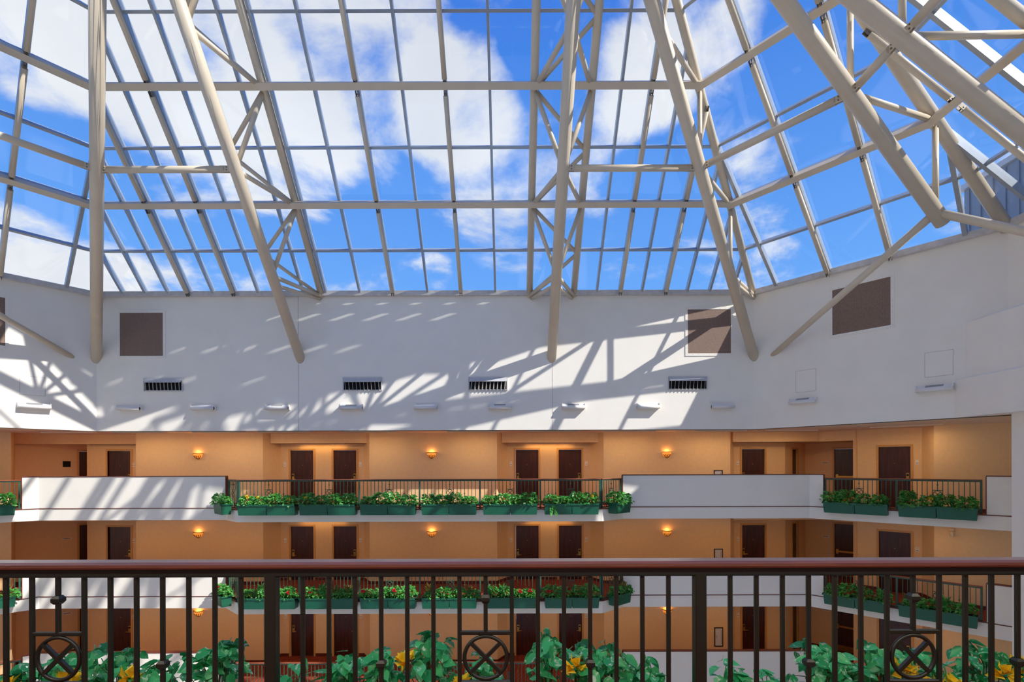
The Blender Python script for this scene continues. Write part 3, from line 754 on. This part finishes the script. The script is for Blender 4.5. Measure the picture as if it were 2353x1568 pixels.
def far_plant(label, cat, loc, mesh, flower=None, rz=0., group=None, sc=1., nm='leafy_plant'):
    t = thing(nm, label, cat, loc, rz, group)
    f = link('foliage', mesh, t, None, None, (sc, sc, sc)); f['kind'] = 'stuff'
    if flower:
        rr = random.Random(hash(label) % 9999 if False else sum(map(ord, label)))
        for k in range(rr.choice((1, 2))): link('flower', flower, t, (rr.uniform(-.13, .13), rr.uniform(-.16, -.04), rr.uniform(.2, .3)), (0, 0, rr.uniform(0, 6)))
    return t
# -- sconce
def sconce(label, loc):
    t = thing('wall_sconce', label, 'wall sconce', loc, 0, 'amber bowl sconces on the corridor walls')
    prof = [(.005, -.20), (.06, -.19), (.11, -.15), (.155, -.08), (.175, 0)]
    smoothable(MB().lathe(prof, 20, math.pi, 2 * math.pi), 'bowl', 'amber', t)
    smoothable(MB().lathe([(.165, .002), (.188, .002), (.188, .024), (.165, .024), (.165, .002)], 20, math.pi, 2 * math.pi), 'rim', 'bronze', t)
    MB().tube((0, -.03, -.225), (0, -.03, -.19), .012, 8).build('finial', 'bronze', t)
    for k in range(5):
        a = math.pi * (1.18 + .16 * k); m = MB(); pts = [Vector((r * 1.03 * math.cos(a), r * 1.03 * math.sin(a), z)) for r, z in prof[:4]]
        for p, q in zip(pts, pts[1:]): m.beam(p, q, (math.cos(a), math.sin(a), 0), .022, -.004, .008)
        m.build('rib', 'bronze', t)
    ld = bpy.data.lights.new('sconce_bulb', 'POINT'); ld.energy = SCONCE_W; ld.color = (1, .56, .18); ld.shadow_soft_size = .05
    lo = bpy.data.objects.new('sconce_bulb', ld); COL.objects.link(lo); lo.parent = t; lo.location = (0, -.085, .03)
SCONCE_W = 2.0; DOWN_W = 30.0; DOWN_C = (1, .7, .4)
def added_light(label, loc, ang=0.):  # added lamps that bring the corridors up to brightness
    t = thing('added_ceiling_light', label, 'ceiling light', loc, ang, 'added slim ceiling lights')
    for b_ in ((-.95, .95, -.075, -.045), (-.95, .95, .045, .075), (-.95, -.9, -.045, .045), (.9, .95, -.045, .045)): MB().box(*b_, -.04 if b_[3] < 0 else -.02, 0).build('trim_bar', 'soffit', t)
    MB().box(-.9, .9, -.045, .045, -.006, -.001).build('lens', 'lamp', t)
    ld = bpy.data.lights.new('added_ceiling_lamp', 'AREA'); ld.shape = 'RECTANGLE'; ld.size = 1.8; ld.size_y = .08; ld.energy = DOWN_W; ld.color = DOWN_C
    lo = bpy.data.objects.new('added_ceiling_lamp', ld); COL.objects.link(lo); lo.parent = t; lo.location = (0, 0, -.012)
def plate(label, loc, rz):
    t = thing('room_sign', label, 'room sign', loc, rz, 'room number plates')
    MB().cbox(-.05, .05, -.012, 0, -.085, .085, .004).build('plate', 'plate', t)
    MB().box(-.01, .01, -.016, -.012, .045, .06).build('symbol', 'ink', t); MB().box(-.028, .028, -.016, -.012, -.035, -.018).build('number', 'ink', t)
def dirsign(label, loc, rz, w=.2, h=.055):
    t = thing('wall_sign', label, 'wall sign', loc, rz)
    MB().cbox(-w, w, -.012, 0, -h, h, .004).build('plate', 'plate', t)
    MB().box(-w * .8, w * .8, -.015, -.012, -h * .3, h * .3).build('lettering', 'redwood', t)
def evac(label, loc):
    t = thing('framed_notice', label, 'framed notice', loc, 0, 'framed evacuation notices')
    w, h = .17, .37; f = .035
    for b_ in ((-w, w, h - f, h), (-w, w, -h, -h + f), (-w, -w + f, -h + f, h - f), (w - f, w, -h + f, h - f)): MB().box(b_[0], b_[1], -.025, 0, b_[2], b_[3]).build('frame_bar', 'frame', t)
    sh = MB().box(-w + f, w - f, -.012, -.003, -h + f, h - f).build('sheet', 'paper', t)
    pr = MB()
    for k in range(9): pr.box(.085, .105, -.0135, -.012, -.26 + k * .06, -.225 + k * .06)
    for k in range(3): pr.box(-.09, -.07, -.0135, -.012, -.05 + k * .04, -.025 + k * .04)
    tag(pr.build('print', 'ink', sh), kind='stuff')

LEV = [(0., SOFF, 'top'), (-3.04, 2.72, 'middle'), (-6.08, 2.72, 'lower')]
outer = [(24, 13.35), (24, 25), (-28, 25), (-28, 13.51)]
PLN = [((543, 676), 'at the sunlit splayed corner'), ((685, 815), 'below the first pair of doors'), ((825, 953), 'between first doors and middle sconce'), ((967, 1094), 'beneath the middle sconce'),
       ((1109, 1235), 'between middle sconce and second doors'), ((1251, 1377), 'below the second pair of doors')]
for li, (zf, ch, nm) in enumerate(LEV):
    DOWN_W = (17.5, 8.5, 7.)[li]; DOWN_C = ((1, .72, .42), (1, .57, .17), (1, .55, .15))[li]; DY = (0, -.5, -.5)[li]
    # slab with carpet
    fl = strip([(-60, -60), (-59, -60)], 0, .1, -99, -98) if False else None
    struct(MB().prism(band(FRONT, .1) + outer, zf - .32, zf - .012).build('floor', 'soffit'))
    struct(MB().prism(band(FRONT, .1) + outer, zf - .012, zf).build('floor_carpet', 'carpet'))
    # fascia band
    fa = struct(strip(FRONT, 0, .13, zf - .322, zf + .07).build('wall_fascia', 'plaster'))
    strip(FRONT, -.014, .14, zf + .07, zf + .098).build('trim', 'trim', fa)
    # solid parapets
    for pts in ([LEND, FRONT[1], FRONT[2]], [FRONT[5], FRONT[6], REND0], [REND1, (13.80, 13.85)]):
        pw = struct(strip(pts, .0, .13, zf + .098, zf + 1.172).build('wall_parapet', 'plaster'))
        strip(pts, -.018, .148, zf + 1.172, zf + 1.204).build('cap', 'trim', pw)
        for q0, q1 in ((pts[0], pts[1]), (pts[-1], pts[-2])):
            d = Vector((q1[0] - q0[0], q1[1] - q0[1])).normalized(); g = .01
            if q0 in ((13.80, 13.85),): continue
            e0 = (q0[0] - d.x * .012, q0[1] - d.y * .012); e1 = (q0[0] + d.x * .012, q0[1] + d.y * .012)
            seg = [e0, e1] if q0 == pts[0] else [e1, e0]
            strip(seg, -.006, .136, zf + .098, zf + 1.172).build('end_trim', 'trim', pw)
    # corridor walls, doors
    for k in range(len(WALLS)): run_wall(k, zf, ch)
    # dropped headers over the recesses
    hz0, hz1 = zf + 2.42, zf + ch
    for pts in ([(-19.1, 19.3), (-17.3, 19.95), (-14.7, 19.95)], [(-9.45, 19.75), (-5.67, 19.75)], [(-.40, 19.75), (3.38, 19.75)], [(8.6, 19.62), (11.95, 19.62), (14.35, 17.22)]):
        struct(strip(pts, 0, .35 if pts[0][0] > -10 else .25, hz0, hz1).build('beam', 'tan'))
    for rx0, rx1 in ((-9.3, -5.8), (-.25, 3.2)):
        struct(MB().box(rx0, rx1, 19.9, 20.2, hz0, hz0 + .05).build('ceiling_recess', 'soffit'))
    struct(MB().prism([(8.7, 19.7), (12.1, 19.7), (14.4, 17.4), (15.5, 18.5), (12.4, 22), (10.6, 20.6)], hz0, hz0 + .05).build('ceiling_recess', 'soffit'))
    struct(MB().prism([(-19.2, 19.4), (-17.3, 20.0), (-14.8, 20.0), (-14.8, 20.3), (-16.8, 21.9), (-19.8, 20.1)], hz0, hz0 + .05).build('ceiling_recess', 'soffit'))
    # rails
    mk_ = 'irong'
    gr = 'balcony railings'
    railing('balcony_railing', 'long green railing with ringed crosses along the %s balcony front' % nm, (-9.08, 16.76), (2.94, 16.76), zf, 6, mk_, gr)
    railing('balcony_railing', 'short splayed green railing at sunlit end of the %s balcony' % nm, (-9.80, 17.45), (-9.10, 16.77), zf, 1, mk_, gr)
    railing('balcony_railing', 'short splayed green railing at shaded end of the %s balcony' % nm, (2.96, 16.77), (3.76, 17.45), zf, 1, mk_, gr)
    railing('balcony_railing', 'green railing of the %s balcony on the angled wing near the white pillar' % nm, (10.62, 17.16), (13.40, 14.38), zf, 2, mk_, gr)
    railing('balcony_railing', 'green railing of the %s balcony on the sunlit wing at picture edge' % nm, (-19.55, 14.30), (-16.70, 17.15), zf, 2, mk_, gr)
    # planters and plants
    if li < 2:
        pls = []
        for (u0, u1), tx in PLN:
            x0 = (u0 - CX) / F * 16.3; x1 = (u1 - CX) / F * 16.3; pls.append((((x0 + x1) / 2, 16.70, zf), 0., x1 - x0, tx, 4))
        a1 = frame(FRONT[2], FRONT[3])[0]; a2 = frame(FRONT[4], FRONT[5])[0]; a3 = frame(FRONT[6], FRONT[7])[0]; a4 = frame(FRONT[0], FRONT[1])[0]
        pls.append((at(FRONT[2], FRONT[3], .46, zf, .03)[0], a1, .80, 'on the splay by sunlit parapet', 2))
        pls.append((at(FRONT[4], FRONT[5], .62, zf, .03)[0], a2, .84, 'on the splay by shaded parapet', 2))
        pls.append((at(FRONT[6], FRONT[7], 1.36, zf, -.03)[0], a3, 1.75, 'on angled wing below exit door', 4))
        pls.append((at(FRONT[6], FRONT[7], 3.38, zf, -.03)[0], a3, 1.80, 'on angled wing near white pillar', 4))
        pls.append((at(FRONT[0], FRONT[1], 4.05, zf, -.03)[0], a4, 1.75, 'on sunlit wing at picture edge', 4))
        for pi, (loc, a_, w, tx, n) in enumerate(pls):
            planter('dark green trough of the %s balcony %s' % (nm, tx), loc, a_, w, 'green planters on the balcony fronts')
            c, s_ = math.cos(a_), math.sin(a_)
            for k in range(n):
                x = (-w / 2 + (k + .5) * w / n) * .96 + R.uniform(-.04, .04); y = -.215 + R.uniform(-.03, .03)
                q = (loc[0] + c * x - s_ * y, loc[1] + s_ * x + c * y, zf + .25)
                od = ['first', 'second', 'third', 'fourth'][k]
                short = tx
                if li == 0:
                    m_ = TRm if (pi == 5 and k == 0) else R.choice(CLm); kd = 'leafy green'; fw = FY if R.random() < .12 else None
                else:
                    z_ = R.random()
                    if z_ < .2: m_, kd, fw = R.choice(CRm), 'bronze spiky', None
                    elif z_ < .34: m_, kd, fw = SPm, 'tall green', None
                    elif z_ < .62: m_, kd, fw = R.choice(CLm), 'red-flowered', FR
                    else: m_, kd, fw = R.choice(CLm), 'leafy green', None
                far_plant('%s plant, %s in %s trough %s' % (kd, od, nm, short), 'plant', q, m_, fw, R.uniform(-.6, .6), 'plants in the balcony planters', R.uniform(.85, 1.12))
                if li == 1 and kd in ('bronze spiky', 'tall green'):
                    far_plant('low leafy filler, by %s plant, %s trough %s' % (od, nm, short), 'plant', (q[0] + .1 * c, q[1] + .1 * s_, q[2]), R.choice(CLm), None, 0, 'plants in the balcony planters', .85)
    # sconces, notices, signs, added ceiling lights
    for u, tx in ((456, 'beside the first white parapet'), (992, 'between the two pairs of doors'), (1532, 'above the shaded white parapet')):
        sconce('amber bowl sconce on the %s corridor wall %s' % (nm, tx), ((u - CX) / F * 19.5, 19.5, zf + 2.02))
    evac('dark framed notice low on the %s corridor wall before the angled wing' % nm, ((1650 - CX) / F * 19.5, 19.5, zf + .96))
    for u, tx in ((655, 'before the first door'), (828, 'after the second door'), (1174, 'before the third door'), (1347, 'after the fourth door'), (1695, 'before the door by the closet'), (307, 'after the door beside the alcove')):
        plate('small pale number plate of the %s corridor %s' % (nm, tx), ((u - CX) / F * 20.19, 20.19, zf + 1.60), 0)
    loc, a_ = at((12.74, 18.86), (14.16, 17.44), 1.88, zf + 1.60); plate('small pale number plate of the %s corridor by the wing door' % nm, loc, a_)
    loc, a_ = at((12.41, 21.38), (14.3, 19.49), .75, zf + 1.60); dirsign('small pale sign beside the %s exit door' % nm, loc, a_, .12, .035)
    loc, a_ = at((-19.2, 19.5), (-16.9, 21.8), 1.50, zf + 1.64)
    if li == 0:
        t = thing('wall_panel', 'small black square panel beside the alcove door of the top corridor', 'wall panel', loc, a_)
        MB().cbox(-.12, .12, -.03, 0, -.12, .12, .01).build('housing', 'dark', t); MB().box(-.135, -.12, -.035, 0, -.13, .13).build('side_trim', 'sill', t)
    else: dirsign('small pale wide sign on the %s alcove wall' % nm, loc, a_, .14, .04)
    for k, (x, y) in enumerate(((-16.2, 18.5), (-13.6, 18.5), (-10.7, 18.5), (-8.3, 18.5), (-5.2, 18.5), (-1.4, 18.5), (1.5, 18.5), (4.3, 18.5), (7.6, 18.5), (10.2, 18.5), (12.9, 16.6))):
        added_light('added slim recessed light in the %s corridor ceiling, %s along' % (nm, ['first', 'second', 'third', 'fourth', 'fifth', 'sixth', 'seventh', 'eighth', 'ninth', 'tenth', 'eleventh'][k]), (x, y + DY - .05, zf + ch - .001), -math.pi / 4 if x > 12 else 0)
    DOWN_W = (4., 2., 1.6)[li]; DOWN_C = (1, .62, .24)
    for x, tx in ((-7.55, 'first'), (1.48, 'second')): added_light('added slim light in the %s door recess of the %s corridor' % (tx, nm), (x, 19.99, zf + 2.419))  # added lamps that lift the warm tone of the recesses
    loc, a_ = at((13.94, 16.68), (17.5, 13.12), .45, zf + 2.35)
    if li == 1:
        t = thing('wall_camera', 'small pale security camera under the slab on the wing wall', 'camera', loc, a_)
        MB().box(-.05, .05, -.12, 0, .06, .14).build('bracket', 'soffit', t); smoothable(MB().lathe([(0, -.12), (.05, -.1), (.06, -.02), (.05, .06), (0, .06)], 12, c=(0, -.14, 0)), 'dome', 'soffit', t)
# soffit under the upper walls (ceiling of the top corridor)
inner = [EV[6], EV[7], EV[0], EV[1], EV[2], EV[3]]
struct(MB().prism(band(inner, .05) + [(24, 6.24), (24, 25), (-28, 25), (-28, 6.24)], SOFF, SOFF + .25).build('ceiling', 'soffit'))
struct(MB().box(-28, 24, 5, 25, -9.4, -9.12).build('floor_court', 'stone'))  # unseen floor, coloured pale to bounce sunlight back up
# shell that closes the atrium at the sides
struct(MB().box(17.6, 17.9, -2, 25, -9.2, SOFF).build('wall_right_end', 'plaster')); struct(MB().box(-24.3, -24, -2, 25, -9.2, SOFF).build('wall_left_end', 'plaster'))

# ================================================================ NEAR SIDE
DP = 2.37
struct(MB().box(-12, 12, -1.6, 2.33, -.32, 0).build('floor_near', 'carpet'))
struct(MB().box(-24, 17.7, -1.8, -1.6, -9.2, 7.6).build('wall_near_back', 'plaster'))
struct(MB().box(-24, 17.7, -1.6, 1.2, SOFF, SOFF + .2).build('ceiling_near', 'soffit'))
fa = struct(MB().box(-12, 12, 2.33, 2.46, -.32, .07).build('wall_near_fascia', 'plaster'))
x0 = (624 - CX) / F * DP - 2.006; 
railing('near_railing', 'large dark iron railing with reddish wooden handrail and ringed crosses', (x0 - 2.006, DP), (x0 + 4 * 2.006, DP), 0, 5, 'iron', None)
DOWN_W = 36.; DOWN_C = (1, .95, .82)
for k, x in enumerate((-3.4, -1.2, 1.2, 3.4)): added_light('added slim recessed light in the ceiling over the near walkway, %s along' % ['first', 'second', 'third', 'fourth'][k], (x, .8, SOFF - .001))  # added lamps that brighten the plants at the near railing
# near planters
for k in range(4):
    planter('green trough behind the near railing, hidden under %s foliage' % ['the first', 'the second', 'the third', 'the last'][k], (-2.35 + 1.62 * k, 2.49 + .43, 0), 0, 1.5, 'planters on the near railing')
# pothos leaves: heart-shaped, folded along the midrib
def heart_leaf(seed):
    r = random.Random(seed); mb = MB(); n = 7
    prof = [(0, 0), (.10, .22), (.27, .34), (.46, .33), (.68, .22), (.86, .09), (1, 0)]
    fold = r.uniform(.18, .42); droop = r.uniform(.15, .45); L_ = .09
    mid, lf, rt = [], [], []
    for t, w in prof:
        z = -droop * t * t * .5
        mid.append(Vector((0, t, z)) * L_)
        bk = -.09 if 0 < t < .2 else 0
        lf.append(Vector((-w, t + bk, z + fold * w + .02 * math.sin(t * 9))) * L_); rt.append(Vector((w, t + bk, z + fold * w + .02 * math.sin(t * 8 + 1))) * L_)
    vs = mid + lf[1:-1] + rt[1:-1]; fs = []; m_ = len(prof); a = m_; b_ = m_ + m_ - 2
    for k in range(m_ - 1):
        l0 = None if k == 0 else a + k - 1; l1 = None if k == m_ - 2 else a + k
        q = [k, k + 1] + ([l1] if l1 is not None else []) + ([l0] if l0 is not None else []); fs.append(tuple(q))
        l0 = None if k == 0 else b_ + k - 1; l1 = None if k == m_ - 2 else b_ + k
        q = [k, k + 1] + ([l1] if l1 is not None else []) + ([l0] if l0 is not None else []); fs.append(tuple(q[::-1]))
    mb.add(vs, fs); return mb.mesh('leaf', M['leaf'], True)
HL = [heart_leaf(s) for s in range(6)]
def near_plant(label, u, vtop, wpx, nl, ny, seed, low=1600):
    r = random.Random(seed); Y = 2.72; px = Y / F
    x = (u - CX) * px; zt = CZ - (vtop - HY) * px; zb = .27; rx = wpx * px / 2
    t = thing('pothos_plant', label, 'plant', (x, Y, zb), 0, 'variegated plants behind the near railing')
    H = zt - zb; st = MB()
    for k in range(int(nl * 1.3)):
        z = H * (1 - (r.random() ** 1.5) * .62); 
        q = math.sqrt(r.random()); a = r.uniform(0, 6.283); prof = math.sqrt(max(.03, 1 - ((z / H - .35) / .66) ** 2)) if z / H > .35 else 1
        p = Vector((rx * q * prof * math.cos(a), .17 * q * math.sin(a), z - .03))
        yaw = -math.pi + r.gauss(0, 1.35) + .5 * math.cos(a) * q; sc = r.uniform(.55, 1.1)
        link('leaf', HL[r.randrange(6)], t, p, (r.uniform(-1.3, .25), r.uniform(-.8, .8), yaw), (sc, sc, sc))
        if k % 3 == 0:
            b0 = Vector((p.x * .3, p.y * .3, 0)); m_ = (p + b0) / 2 + Vector((r.uniform(-.03, .03), 0, .05)); st.tube(b0, m_, .003, 5, .0025); st.tube(m_, p, .0025, 5, .0018)
    tag(st.build('stems', 'stem', t), kind='stuff')
    for k in range(ny): link('flower', FY, t, (r.uniform(-rx, rx) * .6, -.14, H * r.uniform(.45, .78)), (0, 0, r.uniform(0, 6)), (1.1, 1.1, 1.1))
NP = [(60, 1520, 130, 45, 1, 'at the picture edge before the first ring ornament'), (185, 1485, 110, 46, 1, 'behind the first ring ornament'), (275, 1488, 110, 40, 0, 'just past the first ring ornament'),
      (375, 1505, 130, 42, 2, 'with yellow blooms by the collared baluster'), (500, 1472, 140, 72, 0, 'tall, beside the first thick post'), (668, 1520, 60, 14, 0, 'sparse, just past the first thick post'),
      (795, 1495, 110, 48, 0, 'between the first post and second ring'), (880, 1490, 100, 44, 0, 'under the low collar before the second ring'), (985, 1455, 140, 74, 1, 'tall, with a yellow bloom before the middle ring'),
      (1100, 1512, 110, 34, 2, 'behind the middle ring ornament with yellow blooms'), (1255, 1450, 90, 52, 0, 'tall pale-leaved, past the middle ring'), (1335, 1478, 120, 56, 1, 'with a yellow bloom by the collar past middle ring'),
      (1405, 1484, 110, 46, 0, 'dense, midway to the second thick post'), (1490, 1512, 90, 36, 0, 'ending before the second thick post'), (1680, 1530, 110, 26, 0, 'low, just past the second thick post'),
      (1765, 1545, 70, 14, 0, 'lowest, past the second thick post'), (1880, 1478, 100, 56, 0, 'tall, before the last ring ornament'), (1945, 1510, 110, 40, 0, 'broad, beside the last ring ornament'), (2025, 1482, 110, 52, 1, 'with a yellow bloom before the last ring'),
      (2115, 1500, 120, 44, 2, 'behind the last ring ornament with yellow blooms'), (2190, 1535, 110, 34, 0, 'low, past the last ring ornament'), (2260, 1480, 120, 50, 2, 'tall, with yellow blooms at the picture edge'), (2350, 1535, 90, 30, 0, 'cut by the picture edge past the last baluster')]
for k, (u, v, w, nl, ny, tx) in enumerate(NP): near_plant('variegated green pothos ' + tx, u, v, w, nl, ny, 100 + k)
